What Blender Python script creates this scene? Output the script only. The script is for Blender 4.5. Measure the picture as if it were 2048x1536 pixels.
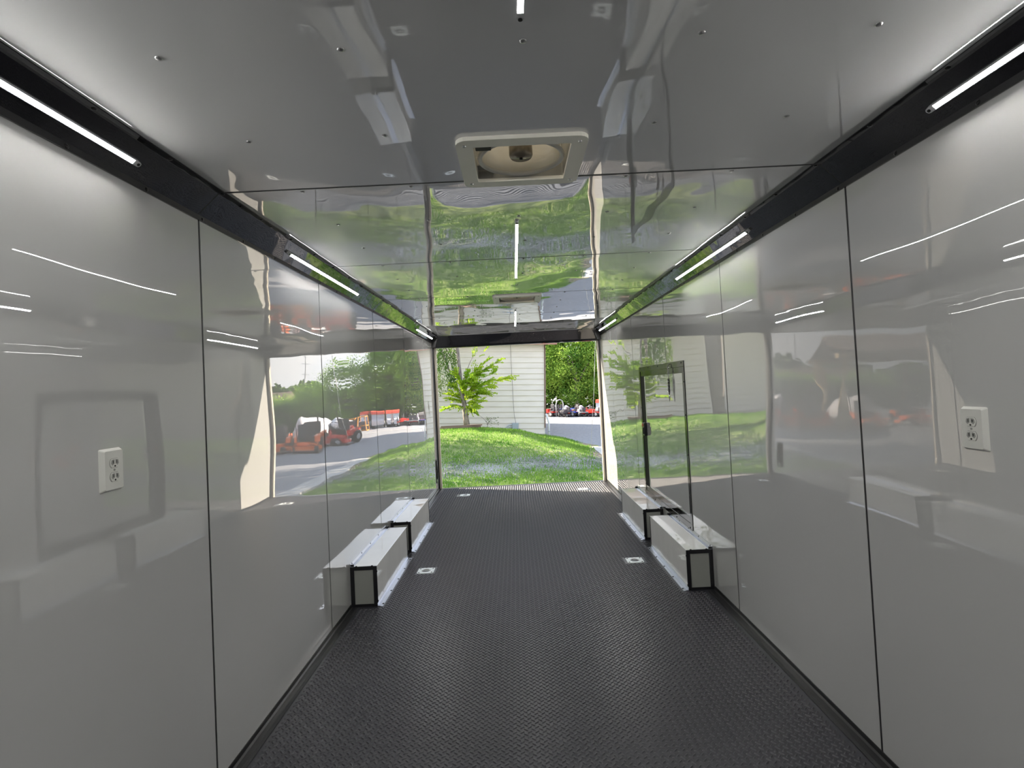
import bpy, math, random
import numpy as np
from mathutils import Vector, Matrix
R = random.Random(7)
NR = np.random.RandomState(5)
PI = math.pi
sc = bpy.context.scene
for o in list(bpy.data.objects): bpy.data.objects.remove(o)

# ------------------------------------------------------------------ camera
cam = bpy.data.cameras.new('camera'); co = bpy.data.objects.new('camera', cam)
sc.collection.objects.link(co); sc.camera = co
FPX, PITCH, YAW, ROLL = 1054.19, 0.0253, 0.003116, -0.049374
CX, CZ = -0.059, 1.4198
cam.sensor_width = 36; cam.lens = FPX/2048*36
cam.shift_x = -6.405/2048; cam.shift_y = -19.987/2048
cam.clip_start = .02; cam.clip_end = 800
fw = Vector((math.sin(YAW)*math.cos(PITCH), math.cos(YAW)*math.cos(PITCH), math.sin(PITCH)))
rt = fw.cross(Vector((0, 0, 1))).normalized(); up = rt.cross(fw)
rt2 = rt*math.cos(ROLL)+up*math.sin(ROLL); up2 = -rt*math.sin(ROLL)+up*math.cos(ROLL)
m = Matrix((rt2, up2, -fw)).transposed().to_4x4(); m.translation = Vector((CX, 0, CZ))
co.matrix_world = m

# ------------------------------------------------------------------ view, sky, sun
vs = sc.view_settings; vs.view_transform = 'Standard'; vs.look = 'None'
vs.gamma = 1; vs.use_curve_mapping = False; vs.exposure = 0.0
SKY, SUN, LED = 2.35, 25.0, 185.0
sc.cycles.use_adaptive_sampling = False; sc.cycles.caustics_refractive = False; sc.cycles.max_bounces = 14; sc.cycles.glossy_bounces = 6
w = bpy.data.worlds.new('sky'); sc.world = w; w.use_nodes = True
nt = w.node_tree; nt.nodes.clear()
def N(nt, t, **k):
    n = nt.nodes.new(t)
    for a, b in k.items(): setattr(n, a, b)
    return n
tc = N(nt, 'ShaderNodeTexCoord'); sp = N(nt, 'ShaderNodeSeparateXYZ'); nt.links.new(tc.outputs['Generated'], sp.inputs[0])
rp = N(nt, 'ShaderNodeValToRGB'); rp.color_ramp.elements[0].color = (.83, .86, .90, 1); rp.color_ramp.elements[1].color = (.30, .47, .78, 1)
rp.color_ramp.elements[1].position = .75; nt.links.new(sp.outputs['Z'], rp.inputs[0])
mp = N(nt, 'ShaderNodeMapping'); mp.inputs['Scale'].default_value = (1, 1, 3.2); nt.links.new(tc.outputs['Generated'], mp.inputs[0])
nz = N(nt, 'ShaderNodeTexNoise'); nz.inputs['Scale'].default_value = 3.1; nz.inputs['Detail'].default_value = 8; nz.inputs['Roughness'].default_value = .55
nt.links.new(mp.outputs[0], nz.inputs['Vector'])
cr = N(nt, 'ShaderNodeValToRGB'); cr.color_ramp.elements[0].position = .43; cr.color_ramp.elements[1].position = .64
nt.links.new(nz.outputs[0], cr.inputs[0])
mx = N(nt, 'ShaderNodeMix', data_type='RGBA'); nt.links.new(cr.outputs[0], mx.inputs[0]); nt.links.new(rp.outputs[0], mx.inputs[6]); mx.inputs[7].default_value = (1.0, .975, .95, 1)
bg = N(nt, 'ShaderNodeBackground'); bg.inputs[1].default_value = SKY; nt.links.new(mx.outputs[2], bg.inputs[0])
ow = N(nt, 'ShaderNodeOutputWorld'); nt.links.new(bg.outputs[0], ow.inputs[0])
sl = bpy.data.lights.new('sun', 'SUN'); sl.energy = SUN; sl.angle = .0093; sl.color = (1, .86, .69)
so = bpy.data.objects.new('sun', sl); sc.collection.objects.link(so)
SD = Vector((-2.69, 1.0, 1.8)).normalized()
so.rotation_euler = SD.to_track_quat('Z', 'Y').to_euler(); so.location = (-30, 20, 20)

# ------------------------------------------------------------------ helpers
class MB:
    def __init__(s): s.v = []; s.f = []
    def add(s, v, f):
        n = len(s.v); s.v += [tuple(p) for p in v]; s.f += [tuple(i+n for i in q) for q in f]; return s
    def box(s, x0, x1, y0, y1, z0, z1, M=None):
        v = [Vector((x, y, z)) for z in (z0, z1) for y in (y0, y1) for x in (x0, x1)]
        if M is not None: v = [M @ p for p in v]
        return s.add(v, [(0, 2, 3, 1), (4, 5, 7, 6), (0, 1, 5, 4), (2, 6, 7, 3), (0, 4, 6, 2), (1, 3, 7, 5)])
    def tube(s, pts, r, n=8, close=False, cap=True):
        pts = [Vector(p) for p in pts]; k = len(pts)
        rs = r if isinstance(r, (list, tuple)) else [r]*k
        vs_ = []; prev = None
        for i, p in enumerate(pts):
            if close: d = pts[(i+1) % k]-pts[i-1]
            else: d = pts[min(i+1, k-1)]-pts[max(i-1, 0)]
            d.normalize()
            a = prev-d*prev.dot(d) if prev is not None else (Vector((0, 0, 1)) if abs(d.z) < .9 else Vector((1, 0, 0))).cross(d)
            a.normalize(); prev = a; b = d.cross(a)
            vs_ += [p+(a*math.cos(2*PI*j/n)+b*math.sin(2*PI*j/n))*rs[i] for j in range(n)]
        fs = []
        for i in range(k if close else k-1):
            i2 = (i+1) % k
            fs += [(i*n+j, i*n+(j+1) % n, i2*n+(j+1) % n, i2*n+j) for j in range(n)]
        if not close and cap: fs += [tuple(range(n))[::-1], tuple((k-1)*n+j for j in range(n))]
        return s.add(vs_, fs)
    def lathe(s, prof, c, ax=(0, 0, 1), n=24, cap=True):
        q = Vector(ax).to_track_quat('Z', 'Y'); c = Vector(c); v = []
        for r, h in prof: v += [c+q @ Vector((r*math.cos(2*PI*j/n), r*math.sin(2*PI*j/n), h)) for j in range(n)]
        k = len(prof)
        f = [(i*n+j, i*n+(j+1) % n, (i+1)*n+(j+1) % n, (i+1)*n+j) for i in range(k-1) for j in range(n)]
        if cap: f += [tuple(range(n))[::-1], tuple((k-1)*n+j for j in range(n))]
        return s.add(v, f)
    def prism(s, poly, y0, y1, axis='y'):
        n = len(poly)
        if axis == 'y': v = [(a, y0, b) for a, b in poly]+[(a, y1, b) for a, b in poly]
        elif axis == 'x': v = [(y0, a, b) for a, b in poly]+[(y1, a, b) for a, b in poly]
        else: v = [(a, b, y0) for a, b in poly]+[(a, b, y1) for a, b in poly]
        return s.add(v, [tuple(range(n)), tuple(range(2*n-1, n-1, -1))]+[(i, n+i, n+(i+1) % n, (i+1) % n) for i in range(n)])
    def ball(s, c, r, n=10, k=6, bump=0):
        c = Vector(c); r = Vector(r if hasattr(r, '__len__') else (r, r, r)); v = []
        for i in range(k+1):
            t = PI*i/k
            for j in range(n):
                b = 1+bump*R.uniform(-1, 1)
                a = 2*PI*j/n
                v.append(c+Vector((r.x*math.sin(t)*math.cos(a), r.y*math.sin(t)*math.sin(a), r.z*math.cos(t)))*b)
        return s.add(v, [(i*n+j, (i+1)*n+j, (i+1)*n+(j+1) % n, i*n+(j+1) % n) for i in range(k) for j in range(n)])
    def mesh(s, name, mat, smooth=False, bevel=0):
        me = bpy.data.meshes.new(name); me.from_pydata(s.v, [], s.f); me.materials.append(mat)
        import bmesh
        bm = bmesh.new(); bm.from_mesh(me); bmesh.ops.recalc_face_normals(bm, faces=bm.faces)
        if bevel: bmesh.ops.bevel(bm, geom=list(bm.edges), offset=bevel, segments=2, affect='EDGES', profile=.6)
        bm.to_mesh(me); bm.free()
        if smooth: me.polygons.foreach_set('use_smooth', [True]*len(me.polygons))
        return me
    def build(s, name, mat, parent=None, smooth=False, bevel=0, loc=None):
        return link(name, s.mesh(name, mat, smooth, bevel), parent, loc)
EXT = []
def link(name, me, parent=None, loc=None):
    o = bpy.data.objects.new(name, me); sc.collection.objects.link(o)
    if parent is not None: o.parent = parent
    if loc is not None: o.location = loc
    return o
def tag(o, label=None, cat=None, group=None, kind=None):
    if label: o['label'] = label
    if cat: o['category'] = cat
    if group: o['group'] = group
    if kind: o['kind'] = kind
    return o
def thing(name, label, cat, loc=(0, 0, 0), rz=0, group=None, kind=None, ext=False):
    o = link(name, None, None, loc); o.rotation_euler.z = rz; tag(o, label, cat, group, kind)
    if ext: EXT.append(o)
    return o
def dup(o, loc=None, rz=None, label=None, group=None, parent=None, scale=None):
    c = o.copy(); sc.collection.objects.link(c)
    if parent is not None: c.parent = parent
    elif o in EXT: EXT.append(c)
    for ch in list(o.children): dup(ch, parent=c)
    if loc is not None: c.location = loc
    if rz is not None: c.rotation_euler.z = rz
    if scale is not None: c.scale = scale
    if label: c['label'] = label
    if group: c['group'] = group
    return c

# ------------------------------------------------------------------ materials
def mat(name, col, rough=.5, metal=0, spec=.5, coat=0, ior=1.5, emis=None, es=0):
    m = bpy.data.materials.new(name); m.use_nodes = True; b = m.node_tree.nodes['Principled BSDF']
    b.inputs['Base Color'].default_value = (*col, 1); b.inputs['Roughness'].default_value = rough
    b.inputs['Metallic'].default_value = metal; b.inputs['IOR'].default_value = ior
    b.inputs['Specular IOR Level'].default_value = spec
    if coat: b.inputs['Coat Weight'].default_value = coat; b.inputs['Coat Roughness'].default_value = .002; b.inputs['Coat IOR'].default_value = 1.6
    if emis: b.inputs['Emission Color'].default_value = (*emis, 1); b.inputs['Emission Strength'].default_value = es
    return m
def bsdf(m): return m.node_tree.nodes['Principled BSDF']
def wavy(m, layers, stretch=(1, 1, 1)):
    """low sheet-metal waves: each layer (scale, height in metres)"""
    nt = m.node_tree; g = N(nt, 'ShaderNodeNewGeometry'); last = None
    for s, h in layers:
        mp = N(nt, 'ShaderNodeMapping'); mp.inputs['Scale'].default_value = stretch; nt.links.new(g.outputs['Position'], mp.inputs[0])
        n = N(nt, 'ShaderNodeTexNoise'); n.inputs['Scale'].default_value = s; n.inputs['Detail'].default_value = 0
        nt.links.new(mp.outputs[0], n.inputs['Vector'])
        b = N(nt, 'ShaderNodeBump'); b.inputs['Strength'].default_value = 1; b.inputs['Distance'].default_value = h
        nt.links.new(n.outputs[0], b.inputs['Height'])
        if last: nt.links.new(last.outputs[0], b.inputs['Normal'])
        last = b
    nt.links.new(last.outputs[0], bsdf(m).inputs['Normal'])
    if bsdf(m).inputs['Coat Weight'].default_value: nt.links.new(last.outputs[0], bsdf(m).inputs['Coat Normal'])
def varied(m, c1, c2, scale=5, detail=4, coord='pos', lo=.35, hi=.65, stretch=(1, 1, 1), bump=0):
    nt = m.node_tree; g = N(nt, 'ShaderNodeNewGeometry')
    mp = N(nt, 'ShaderNodeMapping'); mp.inputs['Scale'].default_value = stretch; nt.links.new(g.outputs['Position'], mp.inputs[0])
    n = N(nt, 'ShaderNodeTexNoise'); n.inputs['Scale'].default_value = scale; n.inputs['Detail'].default_value = detail
    nt.links.new(mp.outputs[0], n.inputs['Vector'])
    r = N(nt, 'ShaderNodeValToRGB'); r.color_ramp.elements[0].position = lo; r.color_ramp.elements[1].position = hi
    r.color_ramp.elements[0].color = (*c1, 1); r.color_ramp.elements[1].color = (*c2, 1)
    nt.links.new(n.outputs[0], r.inputs[0]); nt.links.new(r.outputs[0], bsdf(m).inputs['Base Color'])
    if bump:
        b = N(nt, 'ShaderNodeBump'); b.inputs['Distance'].default_value = bump; nt.links.new(n.outputs[0], b.inputs['Height']); nt.links.new(b.outputs[0], bsdf(m).inputs['Normal'])
    return m
WALL = mat('gloss_white_panel', (.50, .502, .495), .003, ior=1.85, coat=1); wavy(WALL, ((.9, .0045), (2.6, .0021)), (1, 1, .8))
CEIL = mat('gloss_white_ceiling', (.60, .607, .61), .003, ior=1.75, coat=1); wavy(CEIL, ((1.5, .003), (5.0, .0019)), (1, .8, 1))
BLK = mat('gloss_black_trim', (.006, .006, .008), .04, ior=1.7, coat=.6); wavy(BLK, ((5, .0022), (14, .0006)))
BLKB = mat('base_trim_black', (.008, .008, .009), .3)
BLKF = mat('black_sealant', (.01, .01, .012), .45)
BLKM = mat('satin_black_metal', (.012, .012, .014), .28)
RUB = mat('black_rubber_tread', (.021, .021, .028), .33, spec=.75)
BOXW = mat('box_white_panel', (.80, .80, .78), .05, ior=1.5, coat=.3); wavy(BOXW, ((3, .003), (9, .0012)))
ALU = mat('polished_aluminium', (.56, .58, .64), .28, 1); wavy(ALU, ((6, .003), (17, .001)))
ALUE = mat('aluminium_edge', (.75, .76, .78), .3, 1)
SCR = mat('screw_black', (.015, .015, .015), .3, .6)
SCRS = mat('screw_steel', (.42, .42, .42), .3, 1)
LEDM = mat('light_lens', (.9, .9, .9), .4, emis=(1, .985, .95), es=LED)
LEDC = mat('ceiling_light_lens', (.9, .9, .9), .4, emis=(1, .985, .95), es=LED*.5)
CAPM = mat('light_cap', (.55, .56, .57), .35)
PLAST = mat('outlet_plastic', (.66, .66, .62), .35)
PLASD = mat('outlet_recess', (.30, .30, .28), .5)
DARK = mat('dark_slot', (.008, .008, .008), .6)
BEIGE = mat('vent_beige', (.84, .82, .74), .4)
ZINC = mat('zinc_plate', (.80, .84, .83), .35, .35)
SKIN = mat('outer_skin_black', (.015, .015, .017), .2)
BEIGEF = mat('frame_cream', (.66, .60, .50), .35)

# ------------------------------------------------------------------ trailer shell
HW, H, YE, Y0 = 1.22, 2.2055, 7.70, -1.69
SY = {-1: 1.981, 1: 1.960}
floor = tag(link('floor', None), 'black diamond tread rubber floor of the trailer', kind='structure')
MB().box(-1.24, 1.24, Y0, 7.74, -.10, 0).build('floor_sheet', RUB, floor)
# raised diamond bars, alternately turned
PX, PY = .0154, .0300
nx, ny = int(2.30/PX), int((7.70-.6)/PY)
ii, jj = np.meshgrid(np.arange(nx), np.arange(ny), indexing='ij'); ii = ii.ravel(); jj = jj.ravel()
bx_ = -1.15+(ii+.5)*PX; by_ = .6+(jj+.5)*PY+np.where(ii % 2 == 0, 0, PY/2)
def clear(x, y):
    k = np.ones(len(x), bool)
    for s in (-1, 1):
        for a in ((3.54, 4.60), (4.70, 5.76)):
            k &= ~((x*s > .995) & (y > a[0]) & (y < a[1]))
        for yy in (4.222, 7.150):
            k &= ~((abs(x-s*.829) < .080) & (abs(y-yy) < .078))
    return k
kk = clear(bx_, by_) & (by_ < 7.69); bx_, by_, ii = bx_[kk], by_[kk], ii[kk]
ang = np.where(ii % 2 == 0, 1, -1)*math.radians(41)
L_, W_, Hb = .0112, .0036, .0034
hexa = lambda L, W, z: [(-L, 0, z), (-L*.72, -W, z), (L*.72, -W, z), (L, 0, z), (L*.72, W, z), (-L*.72, W, z)]
tm = np.array(hexa(L_, W_, 0)+hexa(L_*.86, W_*.55, Hb))
ca, sa = np.cos(ang), np.sin(ang); nb = len(bx_)
V = np.zeros((nb, 12, 3))
V[:, :, 0] = bx_[:, None]+tm[None, :, 0]*ca[:, None]-tm[None, :, 1]*sa[:, None]
V[:, :, 1] = by_[:, None]+tm[None, :, 0]*sa[:, None]+tm[None, :, 1]*ca[:, None]
V[:, :, 2] = tm[None, :, 2]
fc = np.array([(i, (i+1) % 6, 6+(i+1) % 6, 6+i) for i in range(6)]+[(6, 7, 8, 9), (9, 10, 11, 6)])
def fast_mesh(name, V, F, mt, smooth=False):
    me = bpy.data.meshes.new(name); V = V.reshape(-1, 3); nl = F.size; k = F.shape[1]
    me.vertices.add(len(V)); me.vertices.foreach_set('co', V.ravel().astype(np.float32))
    me.loops.add(nl); me.loops.foreach_set('vertex_index', F.ravel().astype(np.int32))
    me.polygons.add(len(F)); me.polygons.foreach_set('loop_start', np.arange(0, nl, k, dtype=np.int32))
    me.polygons.foreach_set('loop_total', np.full(len(F), k, np.int32))
    if smooth: me.polygons.foreach_set('use_smooth', np.ones(len(F), bool))
    me.materials.append(mt); me.update(calc_edges=True); me.validate(); return me
F = (fc[None]+(np.arange(nb)*12)[:, None, None]).reshape(-1, 4)
tag(link('tread_bars', fast_mesh('tread_bars', V, F, RUB), floor), 'raised diamond bars of the floor', kind='stuff')

def panel_mesh(s, y0, y1, holes):
    """wall panel between y0,y1 with rectangular cut-outs (ya,yb,za,zb), split into rectangles"""
    mb = MB(); ys = sorted({y0, y1, *[min(max(h[i], y0), y1) for h in holes for i in (0, 1)]}); zs = sorted({.004, 2.125, *[h[i] for h in holes for i in (2, 3)]})
    for a, b in zip(ys, ys[1:]):
        if b-a < 1e-4: continue
        run = None
        for c, d in zip(zs, zs[1:]):
            ym, zm = (a+b)/2, (c+d)/2
            if any(h[0] < ym < h[1] and h[2] < zm < h[3] for h in holes):
                if run: mb.box(min(s*HW, s*(HW+.01)), max(s*HW, s*(HW+.01)), a, b, *run); run = None
            else: run = (c, d) if run is None else (run[0], d)
        if run: mb.box(min(s*HW, s*(HW+.01)), max(s*HW, s*(HW+.01)), a, b, *run)
    return mb
DOOR = (3.985, 5.315, .335, 1.515)
for s, nm in ((-1, 'left'), (1, 'right')):
    wl = tag(link('wall_'+nm, None), 'glossy white %s wall of the trailer' % nm, kind='structure')
    y = SY[s]-3*1.22
    while y < 7.6:
        a, b = max(y, Y0), min(y+1.22, 7.675)
        if b-a > .05: panel_mesh(s, a+.006, b-.006, [DOOR] if s > 0 else [(7.475, 7.555, .12, .45)]).build('wall_panel', WALL, wl)
        y += 1.22
    a, b = sorted((s*(HW+.0025), s*(HW+.006)))
    j = MB(); y = SY[s]-2*1.22
    while y < 7.6:
        MB().box(*sorted((s*(HW+.002), s*(HW+.012))), y-.0065, y+.0065, 0, 2.125).build('seam_strip', BLKF, wl); y += 1.22
    x0, x1 = sorted((s*(HW+.055), s*(HW+.07)))
    MB().box(x0, x1, Y0-.05, 7.74, -.10, 2.34).build('outer_skin', SKIN, wl)
    MB().box(*sorted((s*(HW+.01), s*(HW+.055))), 7.60, 7.66, 0, 2.2).build('stud', BLKM, wl)
    # black base trim: upright leg + floor leg
    bb = tag(link('baseboard_'+nm, None), 'black base trim along the %s wall' % nm, kind='structure')
    for (a, b) in ((Y0, 3.555), (4.575, 4.73), (5.745, 7.66)):
        MB().prism([(s*1.22, 0), (s*1.165, 0), (s*1.165, .003), (s*1.180, .006), (s*1.182, .004), (s*1.205, .006), (s*1.212, .012), (s*1.2155, .026), (s*1.22, .026)], a, b).build('trim_strip', BLKB, bb)
wf = tag(MB().box(-1.24, 1.24, Y0-.05, Y0, 0, 2.25).build('wall_front', WALL), 'white front wall of the trailer', kind='structure')

# ceiling: panels with openings for the two vents
ce = tag(link('ceiling', None), 'glossy white ceiling of the trailer', kind='structure')
VENTS = ((0.004, 1.812), (0.004, 4.660)); VH = (.165, .15)
def ceil_panel(y0, y1):
    mb = MB(); holes = [(v[0]-VH[0], v[0]+VH[0], v[1]-VH[1], v[1]+VH[1]) for v in VENTS if v[1]-VH[1] < y1 and v[1]+VH[1] > y0]
    if not holes: return mb.box(-1.2, 1.2, y0, y1, H, H+.008)
    a, b, c, d = holes[0]; c = max(c, y0); d = min(d, y1)
    if c > y0: mb.box(-1.2, 1.2, y0, c, H, H+.008)
    if d < y1: mb.box(-1.2, 1.2, d, y1, H, H+.008)
    mb.box(-1.2, a, c, d, H, H+.008).box(b, 1.2, c, d, H, H+.008); return mb
y = 1.971-3*1.22
while y < 7.6:
    a, b = max(y, Y0), min(y+1.22, 7.56)
    if b-a > .05:
        ceil_panel(a+.008, b-.008).build('ceiling_panel', CEIL, ce)
    if a > Y0:
        mb = MB()
        if abs(y-1.971) < .1: mb.box(-1.2, 1.2, y-.009, y+.009, H+.0015, H+.012)
        else: mb.box(-1.2, 1.2, y-.009, y+.009, H+.0015, H+.012)
        mb.build('seam_strip', BLKF, ce)
    y += 1.22
rf = MB(); ys = [Y0-.05]
for vx, vy in VENTS: ys += [vy-.16, vy+.16]
ys.append(7.74)
for i in range(0, 6, 2): rf.box(-1.29, 1.29, ys[i], ys[i+1], 2.30, 2.34)
for vx, vy in VENTS: rf.box(-1.29, vx-.175, vy-.16, vy+.16, 2.30, 2.34).box(vx+.175, 1.29, vy-.16, vy+.16, 2.30, 2.34)
rf.build('roof_sheet', SKIN, ce)
scm = MB().lathe([(.0, -.0035), (.0045, -.0035), (.0085, -.0008), (.0085, .001)], (0, 0, 0), n=12).mesh('screw', SCRS, True)
for k in range(18):
    yy = .772+.4075*k
    for xx in (-.828, -.415, .0, .407, .812):
        if any(abs(xx-v[0]) < .22 and abs(yy-v[1]) < .24 for v in VENTS): continue
        if abs(xx) < .05 and (yy < 1.12 or 2.46 < yy < 3.78 or 5.36 < yy < 6.71): xx = .038
        link('screw', scm, ce, (xx, yy, H))

# cove trims with screws, rear header
scb = MB().lathe([(.0, .003), (.004, .003), (.007, .001), (.007, -.001)], (0, 0, 0), n=10).mesh('screw', SCR, True)
for s, i, nm in ((-1, 1, 'left'), (1, 2, 'right')):
    t = tag(link('trim_%d' % i, None), 'glossy black cove trim along the %s top edge' % nm, kind='structure')
    prof = [(s*1.22, 2.108), (s*1.2145, 2.108), (s*1.2145, 2.128), (s*1.136, 2.2030), (s*1.109, 2.2030), (s*1.109, 2.2055), (s*1.22, 2.2055)]
    for a, b in ((Y0, 1.967), (1.971, 4.407), (4.411, 6.847), (6.851, 7.60)):
        MB().prism(prof, a+.002, b-.002).build('cove_panel', BLK, t)
    MB().prism([(x*.9995, z+.0008) for x, z in prof], Y0, 7.60).build('cove_backing', BLKF, t)
    y = .45
    while y < 7.5:
        for (x, z, ax) in ((1.2142, 2.1175, (-s, 0, 0)), (1.123, 2.2028, (0, 0, -1))):
            o = link('screw', scb, t, (s*x, y+(.02 if x > 1.2 else 0), z)); o.rotation_mode = 'QUATERNION'; o.rotation_quaternion = Vector(ax).to_track_quat('Z', 'Y')
        y += .305
t3 = tag(link('trim_3', None), 'black slanted header trim above the rear opening', kind='structure')
MB().prism([(7.535, 2.2055), (7.545, 2.197), (7.665, 2.075), (7.672, 2.045), (7.72, 2.045), (7.72, 2.30), (7.535, 2.30)], -1.22, 1.22, 'x').build('header_panel', BLK, t3)
for s in (-1, 1):
    MB().prism([(s*1.22, 2.05), (s*1.165, 2.05), (s*1.12, 2.2), (s*1.22, 2.2)], 7.56, 7.675).build('corner_gusset', BLKF, t3)
t4 = tag(link('trim_4', None), 'black and cream frame around the rear opening', kind='structure')
for s in (-1, 1):
    MB().box(*sorted((s*1.203, s*1.225)), 7.68, 7.70, 0, 2.06).build('frame_post', BLKM, t4)
    MB().box(*sorted((s*1.176, s*1.28)), 7.701, 7.74, -.02, 2.06).build('frame_edge', BEIGEF, t4)
MB().box(-1.28, 1.28, 7.7, 7.76, 2.045, 2.34).build('frame_head', SKIN, t4)
MB().box(-1.29, 1.29, 7.745, 7.93, 2.27, 2.33).build('added_shade_lip', SKIN, t4)  # unseen lip, added and sized to shadow the top of the sun patch
MB().box(-1.17, 1.17, 7.66, 7.735, -.03, .004).build('threshold', BLKM, t4)

# ------------------------------------------------------------------ escape door in the right wall
d1 = tag(link('door_1', None), 'closed side door with a black frame in the right wall', kind='structure')
yo0, yo1, zo0, zo1 = 3.945, 5.36, .285, 1.560
def ring_frame(parent, name, x0, x1, yo0, yo1, zo0, zo1, w, mt, gap=0):
    for nm, b in (('head', (yo0, yo1, zo1-w, zo1)), ('sill', (yo0, yo1, zo0, zo0+w)), ('jamb', (yo0, yo0+w, zo0+w, zo1-w)), ('jamb', (yo1-w, yo1, zo0+w, zo1-w))):
        MB().box(x0, x1, *b).build(name+'_'+nm, mt, parent, bevel=.0012)
DFR = mat('door_frame_metal', (.05, .05, .048), .10, .85, ior=1.6); wavy(DFR, ((4, .003),))
ring_frame(d1, 'frame', 1.2155, 1.2205, yo0, yo1, zo0, zo1, .046, DFR)
for nm, b in (('inner_head', (3.99, 5.315, 1.468, 1.514)), ('inner_sill', (3.99, 5.315, .331, .380)), ('inner_jamb', (3.991, 4.003, .38, 1.468))):
    MB().box(1.2195, 1.2245, *b).build(nm, DFR, d1, bevel=.001)
MB().box(1.2190, 1.2245, 5.17, 5.315, .38, 1.468).build('inner_jamb', mat('matt_black_jamb', (.006, .006, .007), .6, spec=.12), d1)
MB().box(1.2202, 1.2300, 4.004, 5.169, .381, 1.467).build('door_leaf', WALL, d1)
MB().box(1.2190, 1.2225, 5.150, 5.172, .385, 1.463).build('leaf_edge', ALUE, d1)
MB().box(1.2190, 1.2225, 4.004, 5.150, .381, .392).build('sill_strip', ALUE, d1)
for yy in (4.0, 4.33, 4.66, 4.99, 5.30):
    for zz in (zo1-.015, zo0+.015):
        o = link('screw', scb, d1, (1.2155, yy, zz)); o.rotation_euler = (0, -PI/2, 0)
for zz in (.55, .85, 1.15, 1.4):
    for yy in (yo0+.015, yo1-.015):
        o = link('screw', scb, d1, (1.2155, yy, zz)); o.rotation_euler = (0, -PI/2, 0)
lt = MB().box(1.190, 1.2205, 5.16, 5.24, .885, 1.01).build('latch', BLKM, d1, bevel=.004)
RED = mat('red_plastic', (.45, .04, .02), .4)
MB().box(1.186, 1.191, 5.19, 5.235, .975, 1.0).build('latch_button', RED, lt)
MB().box(1.180, 1.191, 5.175, 5.20, .90, .965).build('latch_lever', BLKM, lt, bevel=.003)
# hook, chain and spring hanging from the door head
hc = thing('door_chain', 'steel hook with chain links and spring hanging from the door head', 'chain', (1.208, 4.29, 1.545))
def arc(c, r, a0, a1, n, plane='yz'):
    out = []
    for i in range(n+1):
        a = a0+(a1-a0)*i/n
        out.append((c[0], c[1]+r*math.cos(a), c[2]+r*math.sin(a)) if plane == 'yz' else (c[0]+r*math.cos(a), c[1], c[2]+r*math.sin(a)))
    return out
STEEL = mat('zinc_steel', (.62, .62, .60), .25, 1)
MB().tube([(.01, 0, 0), (-.006, 0, 0), (-.008, 0, -.012)]+arc((-.008, 0, -.024), .011, PI/2, -PI*1.1, 10), .0028).build('hook', STEEL, hc, True)
z = -.05
for k in range(3):
    c = (-.008, 0, z); pts = [(c[0]+(.006*math.cos(a) if k % 2 else 0), c[1]+(0 if k % 2 else .007*math.cos(a)), c[2]+.015*math.sin(a)) for a in [2*PI*i/14 for i in range(14)]]
    MB().tube(pts, .0022, 6, close=True).build('chain_link', STEEL, hc, True); z -= .023
zs0 = z+.004
sp_ = [(-.008+.0105*math.cos(2*PI*i/8), .0105*math.sin(2*PI*i/8), zs0-.0016*i) for i in range(72)]
MB().tube(sp_, .0020, 5).build('spring', STEEL, hc, True)
MB().tube([(-.008, 0, zs0), (-.008, 0, zs0-.12)], .008, 8).build('spring_rod', BLKM, hc, True)
MB().tube([(-.008, -.022, zs0-.118), (-.008, .018, zs0-.118)], .003, 6).build('cross_pin', STEEL, hc, True)
MB().tube([(-.008, 0, zs0-.118), (-.008, 0, zs0-.15), (-.008, .003, zs0-.19)], [.004, .006, .001], 8).build('key_tip', STEEL, hc, True)

# ------------------------------------------------------------------ recessed grab handle near the left rear corner
gh = thing('grab_handle', 'narrow black recessed handle low in the left wall by the opening', 'handle', (-1.22, 7.515, .285))
mb = MB(); pts = []
def rrect(w, h, r, n=5):
    out = []
    for cx, cy, a0 in ((w/2-r, h/2-r, 0), (-w/2+r, h/2-r, PI/2), (-w/2+r, -h/2+r, PI), (w/2-r, -h/2+r, 1.5*PI)):
        out += [(cx+r*math.cos(a0+PI/2*i/n), cy+r*math.sin(a0+PI/2*i/n)) for i in range(n+1)]
    return out
def ring_plate(mb, outer, inner, x0, x1, ax='x', flip=False):
    n = len(outer)
    def P(p, x): return (x, p[0], p[1]) if ax == 'x' else (p[0], p[1], x)
    v = [P(p, x0) for p in outer]+[P(p, x1) for p in outer]+[P(p, x0) for p in inner]+[P(p, x1) for p in inner]
    f = []
    for i in range(n):
        j = (i+1) % n
        f += [(i, j, n+j, n+i), (2*n+i, 3*n+i, 3*n+j, 2*n+j), (n+i, n+j, 3*n+j, 3*n+i), (i, 2*n+i, 2*n+j, j)]
    mb.add(v, f); return mb
ring_plate(MB(), rrect(.095, .335, .03), rrect(.066, .30, .022), 0.0, .007).build('bezel', BLKM, gh)
MB().box(-.045, -.038, -.036, .036, -.155, .155).build('recess_back', BLKM, gh)
mbx = MB(); ring_plate(mbx, rrect(.074, .31, .022), rrect(.066, .30, .022), -.04, 0); mbx.build('recess_wall', BLKM, gh)
MB().tube([(-.03, .012, .12), (.006, .012, .11), (.012, .012, .0), (.006, .012, -.11), (-.03, .012, -.12)], .008, 8).build('grip', SCR, gh, True)
MB().box(.002, .010, .02, .03, -.06, .05).build('latch_strip', ALUE, gh)
MB().box(-.02, .008, -.02, .02, -.145, -.115).build('lock_tab', ALUE, gh)

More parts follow.
